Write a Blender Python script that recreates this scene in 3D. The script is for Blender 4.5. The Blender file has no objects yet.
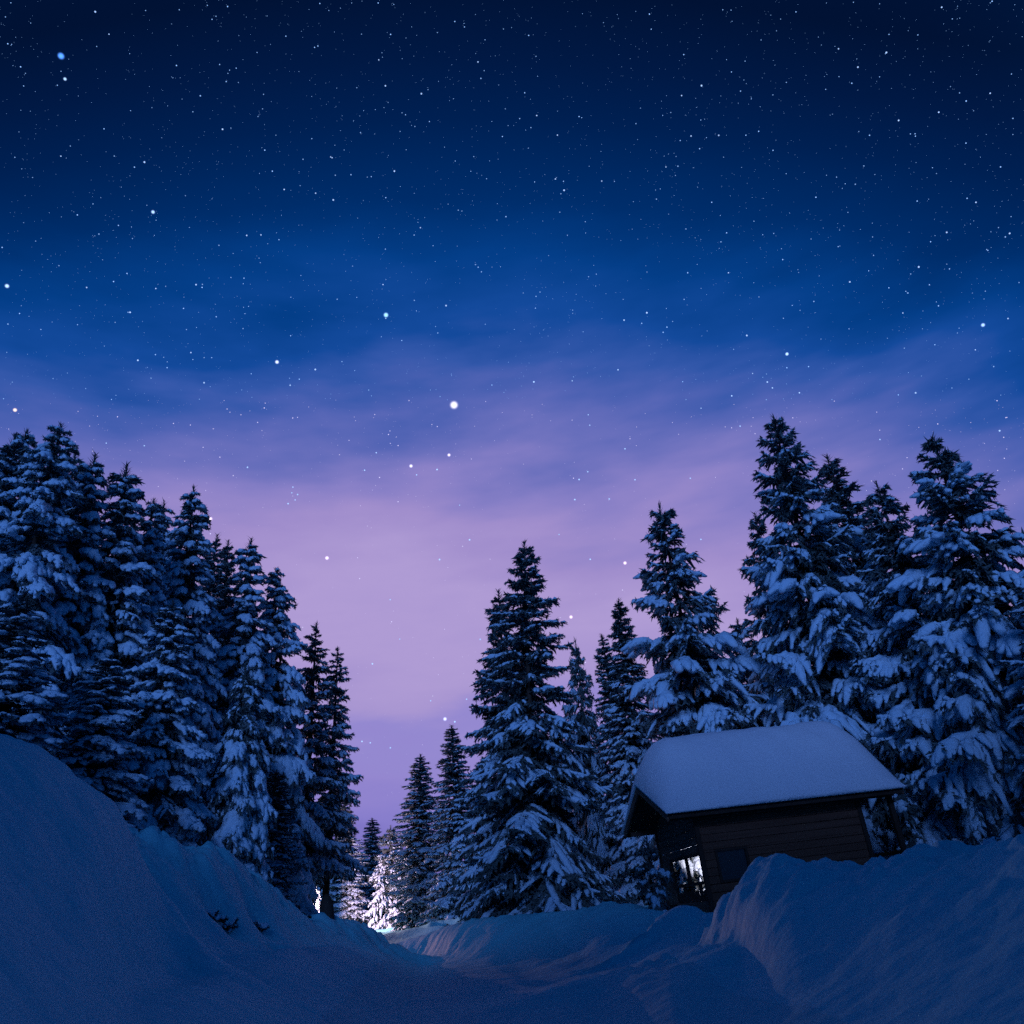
import bpy, math, random
import numpy as np
from math import radians, sin, cos, tan, atan2, hypot, pi, exp

S = bpy.context.scene
COL = S.collection

# ------------------------------------------------------------------ camera
F_PX, PITCH, ROLL, CAM_Z = 853.0, 25.2, 7.2, 1.5
_p, _r = radians(PITCH), radians(ROLL)
FW = np.array([0, cos(_p), sin(_p)])
_R0 = np.array([1.0, 0, 0]); _U0 = np.array([0, -sin(_p), cos(_p)])
RT = _R0 * cos(_r) - _U0 * sin(_r)
UP = _U0 * cos(_r) + _R0 * sin(_r)
CP = np.array([0, 0, CAM_Z])
cam_d = bpy.data.cameras.new('camera')
cam = bpy.data.objects.new('camera', cam_d); COL.objects.link(cam)
from mathutils import Matrix, Vector, Quaternion
M = Matrix.Identity(4)
for i in range(3):
    M[i][0], M[i][1], M[i][2], M[i][3] = RT[i], UP[i], -FW[i], CP[i]
cam.matrix_world = M
cam_d.sensor_width = 36.0
cam_d.lens = 36.0 * F_PX / 1024.0
cam_d.clip_start = 0.1; cam_d.clip_end = 6000
S.camera = cam

def ray(px, py):
    return FW + RT * (px - 512) / F_PX + UP * (512 - py) / F_PX
def at(px, py, dist):
    d = ray(px, py)
    return CP + d / hypot(d[0], d[1]) * dist
def elev(px, py):
    d = ray(px, py)
    return math.degrees(atan2(d[2], hypot(d[0], d[1])))

def lin(c):
    return tuple(((v / 255) / 12.92 if v / 255 <= 0.04045 else ((v / 255 + 0.055) / 1.055) ** 2.4) for v in c)

# ------------------------------------------------------------------ night sky
W = bpy.data.worlds.new('World'); S.world = W; W.use_nodes = True
nt = W.node_tree; nt.nodes.clear()
def N(t, **k):
    n = nt.nodes.new(t)
    for a, b in k.items(): setattr(n, a, b)
    return n
def mth(op, a, b=None, c=None, clamp=False):
    n = N('ShaderNodeMath', operation=op, use_clamp=clamp)
    for i, v in enumerate((a, b, c)):
        if v is None: continue
        if isinstance(v, (int, float)): n.inputs[i].default_value = v
        else: nt.links.new(v, n.inputs[i])
    return n.outputs[0]
out = N('ShaderNodeOutputWorld'); bg = N('ShaderNodeBackground')
tc = N('ShaderNodeTexCoord'); sep = N('ShaderNodeSeparateXYZ')
nt.links.new(tc.outputs['Generated'], sep.inputs[0])
X, Y, Z = sep.outputs
# the glow's bands lie a little askew over the valley
_ax = FW * sin(_p) + UP * cos(_p); _fh = FW * cos(_p) - UP * sin(_p)
def dot(v):
    n = N('ShaderNodeVectorMath', operation='DOT_PRODUCT'); n.inputs[1].default_value = tuple(v)
    nt.links.new(tc.outputs['Generated'], n.inputs[0]); return n.outputs['Value']
el = mth('MULTIPLY', mth('ARCTAN2', dot(_ax), dot(_fh)), 180 / pi)
mp = N('ShaderNodeMapping'); mp.inputs['Scale'].default_value = (1.0, 1.0, 3.6)
nt.links.new(tc.outputs['Generated'], mp.inputs[0])
ns = N('ShaderNodeTexNoise'); ns.inputs['Scale'].default_value = 3.2; ns.inputs['Detail'].default_value = 4; ns.inputs['Roughness'].default_value = .5
nt.links.new(mp.outputs[0], ns.inputs['Vector'])
ns2 = N('ShaderNodeTexNoise'); ns2.inputs['Scale'].default_value = 9.0; ns2.inputs['Detail'].default_value = 3
nt.links.new(mp.outputs[0], ns2.inputs['Vector'])
wob = mth('ADD', mth('MULTIPLY', mth('SUBTRACT', ns.outputs[0], 0.5), 15.0), mth('MULTIPLY', mth('SUBTRACT', ns2.outputs[0], 0.5), 5.0))
# the warp fades out high up where the sky is an even dark blue
fade = mth('SUBTRACT', 1.0, mth('MULTIPLY', mth('SUBTRACT', el, 34.0), 1 / 14.0, clamp=True), clamp=True)
az = mth('DIVIDE', Y, mth('MAXIMUM', mth('SQRT', mth('ADD', mth('MULTIPLY', X, X), mth('MULTIPLY', Y, Y))), 1e-4))
el2 = mth('ADD', mth('ADD', el, mth('MULTIPLY', wob, fade)), mth('MULTIPLY', mth('SUBTRACT', 1.0, az), 13.0))
ramp = N('ShaderNodeValToRGB'); cr = ramp.color_ramp
SKY = [(-20, (1, 18, 52)), (60, (1, 25, 68)), (120, (0, 32, 82)), (200, (0, 45, 106)), (270, (4, 62, 136)), (320, (20, 74, 156)), (360, (52, 88, 170)), (400, (82, 100, 180)),
       (440, (106, 112, 188)), (490, (136, 128, 198)), (550, (160, 142, 204)), (620, (175, 156, 212)), (670, (168, 150, 209)),
       (715, (148, 137, 208)), (755, (148, 135, 207)), (830, (136, 126, 204)), (920, (108, 102, 184))]
def belt(px, py):
    d = ray(px, py); return math.degrees(atan2(float(d @ _ax), float(d @ _fh)))
pts = sorted(((belt(512, y) / 60.0, lin(c)) for y, c in SKY), key=lambda q: q[0])
while len(cr.elements) < len(pts): cr.elements.new(0.5)
for e, (p, c) in zip(cr.elements, pts):
    e.position = max(0, min(1, p)); e.color = (*c, 1)
nt.links.new(mth('MULTIPLY', el2, 1 / 60.0), ramp.inputs[0])
# away from the glow over the valley the sky stays deep blue
back = N('ShaderNodeValToRGB')
back.color_ramp.elements[0].color = (*lin((10, 66, 132)), 1); back.color_ramp.elements[1].color = (*lin((0, 36, 88)), 1)
nt.links.new(Z, back.inputs[0])
front = N('ShaderNodeMapRange', interpolation_type='SMOOTHSTEP')
front.inputs[1].default_value = 0.25; front.inputs[2].default_value = 0.80
nt.links.new(az, front.inputs[0])
mix = N('ShaderNodeMix', data_type='RGBA')
nt.links.new(front.outputs[0], mix.inputs[0]); nt.links.new(back.outputs[0], mix.inputs[6]); nt.links.new(ramp.outputs[0], mix.inputs[7])
nt.links.new(mix.outputs[2], bg.inputs[0]); bg.inputs[1].default_value = 1.0
nt.links.new(bg.outputs[0], out.inputs[0])

# ------------------------------------------------------------------ low moon behind the photographer
sd = bpy.data.lights.new('moon', 'SUN'); so = bpy.data.objects.new('moon', sd); COL.objects.link(so)
sd.energy = 1.3; sd.color = (0.19, 0.37, 1.0); sd.angle = radians(16)
MOON_AZ, MOON_EL = -174, 21          # compass direction the light comes from
_d = Vector((sin(radians(MOON_AZ)) * cos(radians(MOON_EL)), cos(radians(MOON_AZ)) * cos(radians(MOON_EL)), sin(radians(MOON_EL))))
so.rotation_euler = _d.to_track_quat('Z', 'Y').to_euler()

S.view_settings.view_transform = 'Standard'; S.view_settings.look = 'None'
S.view_settings.exposure = 0.0; S.view_settings.gamma = 1.0; S.view_settings.use_curve_mapping = False
S.cycles.use_denoising = False; S.cycles.use_light_tree = False
S.cycles.max_bounces = 5; S.cycles.diffuse_bounces = 3; S.cycles.glossy_bounces = 2
S.cycles.transparent_max_bounces = 6; S.cycles.caustics_reflective = False; S.cycles.caustics_refractive = False
S.cycles.sample_clamp_indirect = 0.6

# ------------------------------------------------------------------ helpers
def newmesh(name, V, Fs, mat, parent=None, smooth=False, auto=None):
    """V (n,3); Fs list of int arrays (m,3) or (m,4)."""
    V = np.asarray(V, dtype=np.float32)
    me = bpy.data.meshes.new(name)
    Fs = [np.asarray(f, dtype=np.int32) for f in Fs if len(f)]
    nl = sum(f.size for f in Fs); npoly = sum(len(f) for f in Fs)
    me.vertices.add(len(V)); me.vertices.foreach_set('co', V.ravel())
    me.loops.add(nl); me.polygons.add(npoly)
    me.loops.foreach_set('vertex_index', np.concatenate([f.ravel() for f in Fs]))
    tot = np.concatenate([np.full(len(f), f.shape[1], np.int32) for f in Fs])
    st = np.concatenate([[0], np.cumsum(tot)[:-1]]).astype(np.int32)
    me.polygons.foreach_set('loop_start', st); me.polygons.foreach_set('loop_total', tot)
    me.polygons.foreach_set('use_smooth', np.full(npoly, smooth))
    me.update(calc_edges=True); me.validate()
    me.materials.append(mat)
    o = bpy.data.objects.new(name, me); COL.objects.link(o)
    if parent: o.parent = parent
    return o

def empty(name, loc, label, cat, group=None, rotz=0.0):
    o = bpy.data.objects.new(name, None); COL.objects.link(o)
    o.location = loc; o.rotation_euler = (0, 0, rotz); o.empty_display_size = .3
    o['label'] = label; o['category'] = cat
    if group: o['group'] = group
    return o

def material(name, rough=0.8, spec=0.2):
    m = bpy.data.materials.new(name); m.use_nodes = True
    b = m.node_tree.nodes['Principled BSDF']
    b.inputs['Roughness'].default_value = rough
    b.inputs['Specular IOR Level'].default_value = spec
    return m, m.node_tree, b

def noisy(name, c1, c2, scale, rough=.85, spec=.15, bump=0.0, bscale=None, bdist=.02, stretch=(1, 1, 1), detail=4):
    m, t, b = material(name, rough, spec)
    tcn = t.nodes.new('ShaderNodeTexCoord'); mpn = t.nodes.new('ShaderNodeMapping'); mpn.inputs['Scale'].default_value = stretch
    t.links.new(tcn.outputs['Object'], mpn.inputs[0])
    n = t.nodes.new('ShaderNodeTexNoise'); n.inputs['Scale'].default_value = scale; n.inputs['Detail'].default_value = detail
    t.links.new(mpn.outputs[0], n.inputs['Vector'])
    r = t.nodes.new('ShaderNodeValToRGB'); r.color_ramp.elements[0].color = (*c1, 1); r.color_ramp.elements[1].color = (*c2, 1)
    r.color_ramp.elements[0].position = .3; r.color_ramp.elements[1].position = .7
    t.links.new(n.outputs[0], r.inputs[0]); t.links.new(r.outputs[0], b.inputs['Base Color'])
    if bump:
        n2 = t.nodes.new('ShaderNodeTexNoise'); n2.inputs['Scale'].default_value = bscale or scale * 3; n2.inputs['Detail'].default_value = 5
        t.links.new(mpn.outputs[0], n2.inputs['Vector'])
        bp = t.nodes.new('ShaderNodeBump'); bp.inputs['Strength'].default_value = bump; bp.inputs['Distance'].default_value = bdist
        t.links.new(n2.outputs[0], bp.inputs['Height']); t.links.new(bp.outputs[0], b.inputs['Normal'])
    return m

MAT = {}
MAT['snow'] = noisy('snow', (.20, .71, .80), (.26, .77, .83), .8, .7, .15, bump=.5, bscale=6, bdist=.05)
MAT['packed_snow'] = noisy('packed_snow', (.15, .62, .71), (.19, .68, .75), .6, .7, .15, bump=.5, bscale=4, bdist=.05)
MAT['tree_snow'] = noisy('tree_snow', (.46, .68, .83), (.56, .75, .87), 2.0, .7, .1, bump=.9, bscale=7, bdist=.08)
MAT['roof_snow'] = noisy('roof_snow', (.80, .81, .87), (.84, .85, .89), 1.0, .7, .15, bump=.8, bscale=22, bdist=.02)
MAT['needles'] = noisy('needles', (.055, .085, .085), (.14, .19, .20), 1.7, .8, .1)
MAT['bark'] = noisy('bark', (.03, .022, .018), (.075, .058, .048), 3, .9, .1, bump=.8, bscale=9, stretch=(1, 1, .25))
MAT['plank'] = noisy('plank', (.095, .044, .027), (.14, .066, .042), 2.2, .75, .2, bump=.4, bscale=16, bdist=.006, stretch=(.25, 3, 6))
MAT['plank_light'] = noisy('plank_light', (.11, .065, .045), (.17, .10, .07), 2.2, .75, .2, bump=.4, bscale=16, bdist=.006, stretch=(3, .25, 6))
MAT['dark_wood'] = noisy('dark_wood', (.032, .020, .014), (.06, .038, .028), 3, .8, .2, stretch=(1, 1, .3))
MAT['metal'] = noisy('metal', (.10, .11, .12), (.15, .16, .17), 6, .5, .4)
g, t_, b_ = material('glass', .06, .5); b_.inputs['Base Color'].default_value = (.02, .025, .03, 1); MAT['glass'] = g

def hash2(ix, iy, seed):
    n = (ix.astype(np.int64) * 374761393 + iy.astype(np.int64) * 668265263 + seed * 974711) & 0x7fffffff
    n = ((n ^ (n >> 13)) * 1274126177) & 0x7fffffff
    return ((n ^ (n >> 16)) & 0xffff) / 65535.0
def vnoise(x, y, seed=0):
    ix, iy = np.floor(x), np.floor(y); fx, fy = x - ix, y - iy
    fx = fx * fx * fx * (fx * (fx * 6 - 15) + 10); fy = fy * fy * fy * (fy * (fy * 6 - 15) + 10)
    a, b = hash2(ix, iy, seed), hash2(ix + 1, iy, seed); c, d = hash2(ix, iy + 1, seed), hash2(ix + 1, iy + 1, seed)
    return (a + (b - a) * fx) * (1 - fy) + (c + (d - c) * fx) * fy - .5
def fbm(x, y, seed=0, o=4):
    s = 0; a = 1.0
    for k in range(o):
        c, sn = cos(.7 * k + .3), sin(.7 * k + .3)
        s = s + a * vnoise((x * c - y * sn) * 2 ** k + 31.7 * k, (x * sn + y * c) * 2 ** k - 17.3 * k, seed + k); a *= .5
    return s

# ------------------------------------------------------------------ terrain
ROAD = np.array([(1.2, -40), (.8, -10), (.4, 0), (-.2, 7), (-1.2, 14), (-3.0, 26), (-5.3, 36), (-8.2, 41), (-13.5, 44.5), (-24, 47), (-45, 50), (-90, 56)], float)
def seg_dist(x, y, P, vals=None):
    """distance to polyline, interpolated values at the nearest point"""
    best = np.full(x.shape, 1e9); bv = np.zeros(x.shape)
    for i in range(len(P) - 1):
        a, b = P[i, :2], P[i + 1, :2]; d = b - a; L2 = (d ** 2).sum()
        t = np.clip(((x - a[0]) * d[0] + (y - a[1]) * d[1]) / L2, 0, 1)
        r = np.hypot(x - a[0] - t * d[0], y - a[1] - t * d[1])
        m = r < best; best = np.where(m, r, best)
        if vals is not None: bv = np.where(m, vals[i] + (vals[i + 1] - vals[i]) * t, bv)
    return best, bv
def road_side(x, y):
    xr = np.interp(y, ROAD[:, 1], ROAD[:, 0]); return np.where(x < xr, -1.0, 1.0)
def sstep(a, b, x):
    t = np.clip((x - a) / (b - a), 0, 1); return t * t * (3 - 2 * t)

def crest(pts):
    P = np.array([at(*q) for q in pts]); return P
# snow banks: crest lines, depth of the slope towards the road and away from it, amount of clods, softness of the ends (degrees)
BANKS = [
    (crest([(-420, 690, 5.6), (-260, 705, 6.8), (-90, 726, 8.0), (0, 747, 8.8), (40, 760, 9.2), (72, 784, 9.6), (100, 800, 9.9), (118, 813, 10.1), (130, 832, 10.2), (142, 860, 10.2), (156, 890, 10.2), (172, 912, 10.2)]), 3.0, 1.6, .05, 1.5),
    (crest([(40, 800, 15.2), (118, 824, 16), (150, 838, 16.3), (172, 840, 16.7), (200, 849, 17.2), (222, 852, 17.8), (240, 862, 18.5), (258, 876, 19.3), (276, 893, 20), (290, 905, 20.6), (315, 915, 22), (345, 922, 23.5), (360, 924, 24), (372, 931, 24.5), (388, 944, 25)]), 2.2, 1.8, .22, .3),
    (crest([(706, 944, 11.8), (716, 916, 11.7), (726, 901, 11.5), (742, 880, 11.2), (756, 868, 11), (775, 860, 10.8), (800, 857, 10.6), (815, 863, 10.4), (838, 860, 10.2), (868, 865, 9.8), (950, 852, 9.2), (1024, 839, 8.6), (1150, 815, 7.8), (1300, 800, 7)]), 1.9, 1.5, .16, 1.0),
    (crest([(600, 975, 10.6), (650, 966, 10.4), (690, 955, 10.4), (715, 944, 10.4), (730, 936, 10.4)]), 2.2, 1.4, .03, 8),
    (crest([(655, 921, 14.2), (666, 911, 14.1), (680, 905, 14), (696, 905, 13.8), (707, 914, 13.4), (714, 928, 13.2)]), .7, .6, .02, .4),
    (crest([(396, 943, 31), (424, 935, 28.5), (452, 924, 26), (490, 917, 23.5), (530, 914, 22), (575, 911, 20.5), (590, 907, 19.5), (604, 904, 19), (625, 903, 18.3), (645, 906, 17.8), (662, 916, 16.8)]), 2.4, 1.5, .06, .4),
    (crest([(350, 938, 46), (394, 933, 46), (405, 930, 46), (425, 926, 45.5), (445, 921, 44.5), (462, 916, 43)]), 1.6, 1.3, .2, .3),
]
HOLLOWS = []
def height(x, y):
    x = np.asarray(x, float); y = np.asarray(y, float)
    d = np.hypot(x, y)
    zr = .55 + .008 * np.minimum(np.maximum(y, -5), 62) + .014 * np.clip(y - 28, 0, 34)
    rd, _ = seg_dist(x, y, ROAD)
    side = road_side(x, y)
    rise = np.where(side < 0, .72, .48)
    near = sstep(1, 4, d)
    k = np.where(side < 0, sstep(1.0, 2.7, rd), sstep(1.2, 3.6, rd))
    z = zr + k * rise * (.35 + .65 * near)
    z = np.where(side < 0, np.minimum(z, 1.55 + .004 * d + 0 * z), np.minimum(z, 1.12 + np.maximum(0, d - 22) * .012))
    base = z + fbm(x * .22, y * .22, 3) * .22 * k + fbm(x * .9, y * .9, 9) * .05
    base = base + fbm(x * 2.8, y * 2.8, 61, 3) * .022 * (.4 + .6 * k)
    base = base + fbm(x * .6 + 7, y * .6, 55, 3) * .10 * k
    base = base + .05 * np.cos(np.clip(rd - .8, -.4, .4) / .4 * pi / 2) * (rd < 1.2) * -1      # wheel ruts
    zz = base; clod = np.zeros(x.shape)
    ang = np.degrees(np.arctan2(x, y))
    for P, wf, wb, c, soft in BANKS:
        pa = np.degrees(np.arctan2(P[:, 0], P[:, 1])); o_ = np.argsort(pa)
        zc = sum(np.interp(ang + q, pa[o_], P[o_, 2]) for q in (-.45, -.25, -.1, .1, .25, .45)) / 6; d0 = np.interp(ang, pa[o_], np.hypot(P[:, 0], P[:, 1])[o_])
        r = d - d0 + fbm(x * .5, y * .5, 21) * .28
        r = np.sign(r) * np.maximum(0, np.abs(r) - .15)
        inner = np.minimum(ang - pa.min(), pa.max() - ang)
        wfe = wf * (.30 + .70 * sstep(-1, 5, inner))
        soft = soft + 20 * np.clip(-r / wf, 0, 1.2)
        wgt = sstep(pa.min() - soft, pa.min(), ang) * (1 - sstep(pa.max(), pa.max() + soft, ang))
        g = np.exp(-(r / np.where(r < 0, wfe, wb)) ** 2) * wgt
        zz = np.maximum(zz, base + (zc - base) * g); clod = np.maximum(clod, c * np.exp(-(r / wf * 1.4) ** 2) * wgt)
    lump = np.abs(vnoise(x * 2.1, y * 2.1, 5)) * 1.1 + np.abs(vnoise(x * 4.7 + 3, y * 4.7, 6)) * .8 + np.abs(vnoise(x * 9.3 + 3, y * 9.3, 8)) * .4
    zz = zz + clod * (lump - .5) * 1.8
    zz = zz + fbm(x * 1.7, y * 1.7, 33, 3) * .05 * k + np.maximum(0, fbm(x * .55, y * .55, 40, 3) - .15) * .16 * k * near
    for hx, hy, hr, hd in HOLLOWS:
        zz = zz - hd * np.exp(-((x - hx) ** 2 + (y - hy) ** 2) / hr ** 2)
    # unseen hill added behind the camera to keep moonlight off the foreground
    hb = (1 - sstep(-8.0, -1.5, y)) * 12.6
    return zz + hb
def H1(x, y): return float(height(np.array([x]), np.array([y]))[0])

def on_ground(px, py, d0=4.0, d1=40.0):
    """where a line of sight first meets the snow"""
    dd = np.arange(d0, d1, .05); d = ray(px, py); d = d / hypot(d[0], d[1])
    zz = height(d[0] * dd, d[1] * dd); i = int(np.argmax(zz > CAM_Z + d[2] * dd)); return d[0] * dd[i], d[1] * dd[i]
FILLERS = [(212, 893, .30, 'dark twiggy shrub added to darken the highest hollow of the second snowbank on the left'), (228, 906, .24, 'dark shrub stub added for darkness just below the highest hollow of the second snowbank'),
          (254, 909, .28, 'dark shrub added to darken the middle hollow at the foot of the second snowbank'), (277, 948, .16, 'tiny dark tuft added alone to darken the snow left of the road'), (300, 905, .3, 'dark shrub added to darken the right end of the second snowbank near the lamp light')]
FILLER_AT = [on_ground(q[0], q[1]) for q in FILLERS]
HOLLOWS += [(a, b, q[2] * 1.15, q[2] * 1.1) for (a, b), q in zip(FILLER_AT, FILLERS)]
azs = np.concatenate([np.arange(-48, 42, .25), np.arange(42, 312, 3.0)])
rs = [0.6]
while rs[-1] < 64: rs.append(rs[-1] * (1.006 if 3 < rs[-1] < 28 else 1.014) + .003)
while rs[-1] < 1500: rs.append(rs[-1] * 1.12)
rs = np.array(rs)
A, Rr = np.meshgrid(np.radians(azs), rs)
GX, GY = Rr * np.sin(A), Rr * np.cos(A)
GZ = height(GX, GY)
na, nr = len(azs), len(rs)
V = np.stack([GX.ravel(), GY.ravel(), GZ.ravel()], 1)
V = np.vstack([V, [[0, 0, H1(0, 0)]]])
i, j = np.meshgrid(np.arange(nr - 1), np.arange(na), indexing='ij'); i, j = i.ravel(), j.ravel(); jn = (j + 1) % na
Q = np.stack([i * na + j, i * na + jn, (i + 1) * na + jn, (i + 1) * na + j], 1)[:, ::-1]
ctr = V[Q].mean(1)
rdq, _ = seg_dist(ctr[:, 0], ctr[:, 1], ROAD)
isroad = (rdq < 1.75) & (np.hypot(ctr[:, 0], ctr[:, 1]) < 110)
jj = np.arange(na); fan = np.stack([np.full(na, len(V) - 1), (jj + 1) % na, jj], 1)
def sub(Vv, *fs):
    used = np.unique(np.concatenate([f.ravel() for f in fs])); mp_ = np.zeros(len(Vv), int); mp_[used] = np.arange(len(used))
    return Vv[used], [mp_[f] for f in fs]
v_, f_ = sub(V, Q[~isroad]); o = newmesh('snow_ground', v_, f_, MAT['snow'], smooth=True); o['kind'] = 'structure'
v_, f_ = sub(V, Q[isroad], fan); o = newmesh('road', v_, f_, MAT['packed_snow'], smooth=True); o['kind'] = 'structure'

# ------------------------------------------------------------------ conifers
class Acc:
    def __init__(s): s.v = []; s.t = []; s.q = []; s.n = 0
    def add(s, v, t=None, q=None):
        if t is not None and len(t): s.t.append(np.asarray(t) + s.n)
        if q is not None and len(q): s.q.append(np.asarray(q) + s.n)
        s.v.append(np.asarray(v, float)); s.n += len(v)
    def get(s):
        z3 = np.zeros((0, 3), int); z4 = np.zeros((0, 4), int)
        return (np.vstack(s.v) if s.v else np.zeros((0, 3))), (np.vstack(s.t) if s.t else z3), (np.vstack(s.q) if s.q else z4)

def tube(P, rad, k=6, flat=1.0, rng=None, jit=0.0, ph=0.0):
    """closed lumpy tube along P; pointed ends"""
    P = np.asarray(P, float); n = len(P)
    T = np.gradient(P, axis=0); T /= np.linalg.norm(T, axis=1)[:, None] + 1e-9
    up = np.array([0, 0, 1.0]); Sd = np.cross(T, up); ln = np.linalg.norm(Sd, axis=1)[:, None]
    Sd = np.where(ln > .05, Sd / (ln + 1e-9), np.array([1.0, 0, 0])); Nn = np.cross(Sd, T)
    a = np.arange(k) / k * 2 * pi + ph
    rr = np.repeat(np.asarray(rad)[:, None], k, 1)
    if jit: rr = rr * (1 + jit * (rng.random((n, k)) - .5) * 2)
    V = P[:, None] + Sd[:, None] * (np.cos(a) * 1.0)[None, :, None] * rr[..., None] + Nn[:, None] * (np.sin(a) * flat)[None, :, None] * rr[..., None]
    V = V.reshape(-1, 3)
    q = []
    for i in range(n - 1):
        for j in range(k):
            q.append((i * k + j, i * k + (j + 1) % k, (i + 1) * k + (j + 1) % k, (i + 1) * k + j))
    V = np.vstack([V, P[0] - T[0] * rad[0] * .5, P[-1] + T[-1] * rad[-1] * .5]); a0, a1 = n * k, n * k + 1
    t = [(a0, (j + 1) % k, j) for j in range(k)] + [(a1, (n - 1) * k + j, (n - 1) * k + (j + 1) % k) for j in range(k)]
    return V, np.array(t), np.array(q)

def branch(rng, L, st):
    """one snow-laden branch along +x: needles (v,t,q) and snow (v,t,q)"""
    nd, sn = Acc(), Acc()
    droop = st['droop'] * rng.uniform(.6, 1.4); tipup = st['tipup'] * rng.uniform(.5, 1.5)
    bow = rng.uniform(-.12, .12)
    def axis(t): 
        t = np.asarray(t)
        return np.stack([L * t * (1 - .12 * droop * t), L * bow * t * t, L * (-droop * t ** 1.8 * .5 + tipup * np.maximum(0, t - .55) ** 2 * 2)], -1)
    lines = [(axis(np.linspace(.02, 1, 8)), True, 1.0)]
    n = max(3, int(L / st['gap']))
    for i in range(n):
        t = .2 + .77 * (i + rng.random() * .5) / n
        for s in (-1, 1):
            if rng.random() < .08: continue
            p = axis(t); d = axis(min(t + .03, 1)) - axis(t - .03); d /= np.linalg.norm(d)
            ang = radians(rng.uniform(38, 66) - 18 * t); l = L * st['spread'] * (1.06 - t) ** .75 * rng.uniform(.65, 1.2) * min(1, .45 + t * 1.6) + .05
            dirv = np.array([d[0] * cos(ang) - d[1] * sin(ang) * s, d[0] * sin(ang) * s + d[1] * cos(ang), d[2] * .8])
            u = np.linspace(0, 1, 5)[:, None]
            hang = st['hang'] * rng.uniform(.5, 1.5)
            lines.append((p + dirv * l * u + np.array([0, 0, -1.0]) * hang * l * u ** 1.7, False, l))
    tri_v = []; 
    for P, main, l in lines:
        seg = np.linalg.norm(np.diff(P, axis=0), axis=1); tot = seg.sum(); cum = np.concatenate([[0], np.cumsum(seg)])
        m = max(4, int(tot / st['nstep']))
        s_ = (np.arange(m) + rng.random(m)) / m * tot
        pos = np.stack([np.interp(s_, cum, P[:, k]) for k in range(3)], 1)
        T = P[-1] - P[0]; T /= np.linalg.norm(T)
        for rep in range(3):
            rv = rng.normal(size=(m, 3)); rv[:, 2] -= .75; rv /= np.linalg.norm(rv, axis=1)[:, None]
            dr = T * .75 + rv * .8; dr /= np.linalg.norm(dr, axis=1)[:, None]
            ln = rng.uniform(.06, .15, m)[:, None] * st['nlen']
            wv = np.cross(dr, rng.normal(size=(m, 3))); wv /= np.linalg.norm(wv, axis=1)[:, None] + 1e-9
            w = rng.uniform(.016, .034, m)[:, None] * st['nlen']
            tri_v.append(np.stack([pos - wv * w, pos + wv * w, pos + dr * ln], 1).reshape(-1, 3))
        # the twig with its close needles: a narrow strip
        sd = np.cross(T, [0, 0, 1.0]); sd /= np.linalg.norm(sd) + 1e-9
        w = np.linspace(.055, .02, len(P))[:, None] * st['nlen']; dz = np.array([0, 0, -.02])
        Vs = np.vstack([P - sd * w + dz, P + sd * w + dz]); k = len(P)
        nd.add(Vs, None, [(a, a + 1, k + a + 1, k + a) for a in range(k - 1)])
    tv = np.vstack(tri_v); nd.add(tv, np.arange(len(tv)).reshape(-1, 3))
    # snow lies along the twigs
    if st['snow'] > 0:
        for P, main, l in lines:
            if rng.random() > st['cover'] and not main: continue
            a0 = rng.uniform(.3, .55) if main else rng.uniform(.05, .25); a1 = rng.uniform(.8, 1) if main else rng.uniform(.8, 1.02)
            u = np.linspace(a0, a1, 8 if main else 6); x = np.linspace(0, 1, len(P))
            C = np.stack([np.interp(u, x, P[:, k]) for k in range(3)], 1)
            base = (st['snow'] * (.050 + .026 * L) if main else st['snow'] * (.046 + .055 * min(l, .8)))
            prof = np.array([.5, .85, 1., 1.1, 1.1, 1., .8, .5]) if main else np.array([.55, .9, 1.1, 1.05, .85, .5])
            r = base * prof * rng.uniform(.45 if main else .6, 1.4, len(u))
            C = C + np.array([0, 0, 1.0]) * (r * .45)[:, None]
            sn.add(*tube(C, r, 6, .72, rng, .28, rng.random()))
        for _ in range(int(L > .8 and rng.random() < st['clump']) + int(L > 1.6 and rng.random() < st['clump'] * .8)):
            # a heavy pad: a lump with drooping fingers fanning out of it
            t = rng.uniform(.3, .85); c = axis(t); R = st['clumpr'] * rng.uniform(.55, 1.25) * min(1, L / 2.1 + .08)
            d = axis(min(1, t + .1)) - axis(t - .1); d /= np.linalg.norm(d)
            for f in range(rng.integers(4, 7)):
                an = rng.uniform(-1.25, 1.25); l = R * rng.uniform(1.2, 2.6) * (1 - .35 * abs(an))
                dv = np.array([d[0] * cos(an) - d[1] * sin(an), d[0] * sin(an) + d[1] * cos(an), d[2]])
                u = np.linspace(-.25, 1, 7)[:, None]
                C = c + dv * l * u - np.array([0, 0, 1.0]) * l * rng.uniform(.35, .8) * np.maximum(u, 0) ** 1.8 + np.array([0, 0, R * .12])
                r = R * rng.uniform(.36, .62) * np.array([.5, .85, 1.05, 1.05, .9, .7, .4]) * rng.uniform(.8, 1.2, 7)
                sn.add(*tube(C, r, 7, .75, rng, .2, rng.random()))
    return nd.get(), sn.get()

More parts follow.
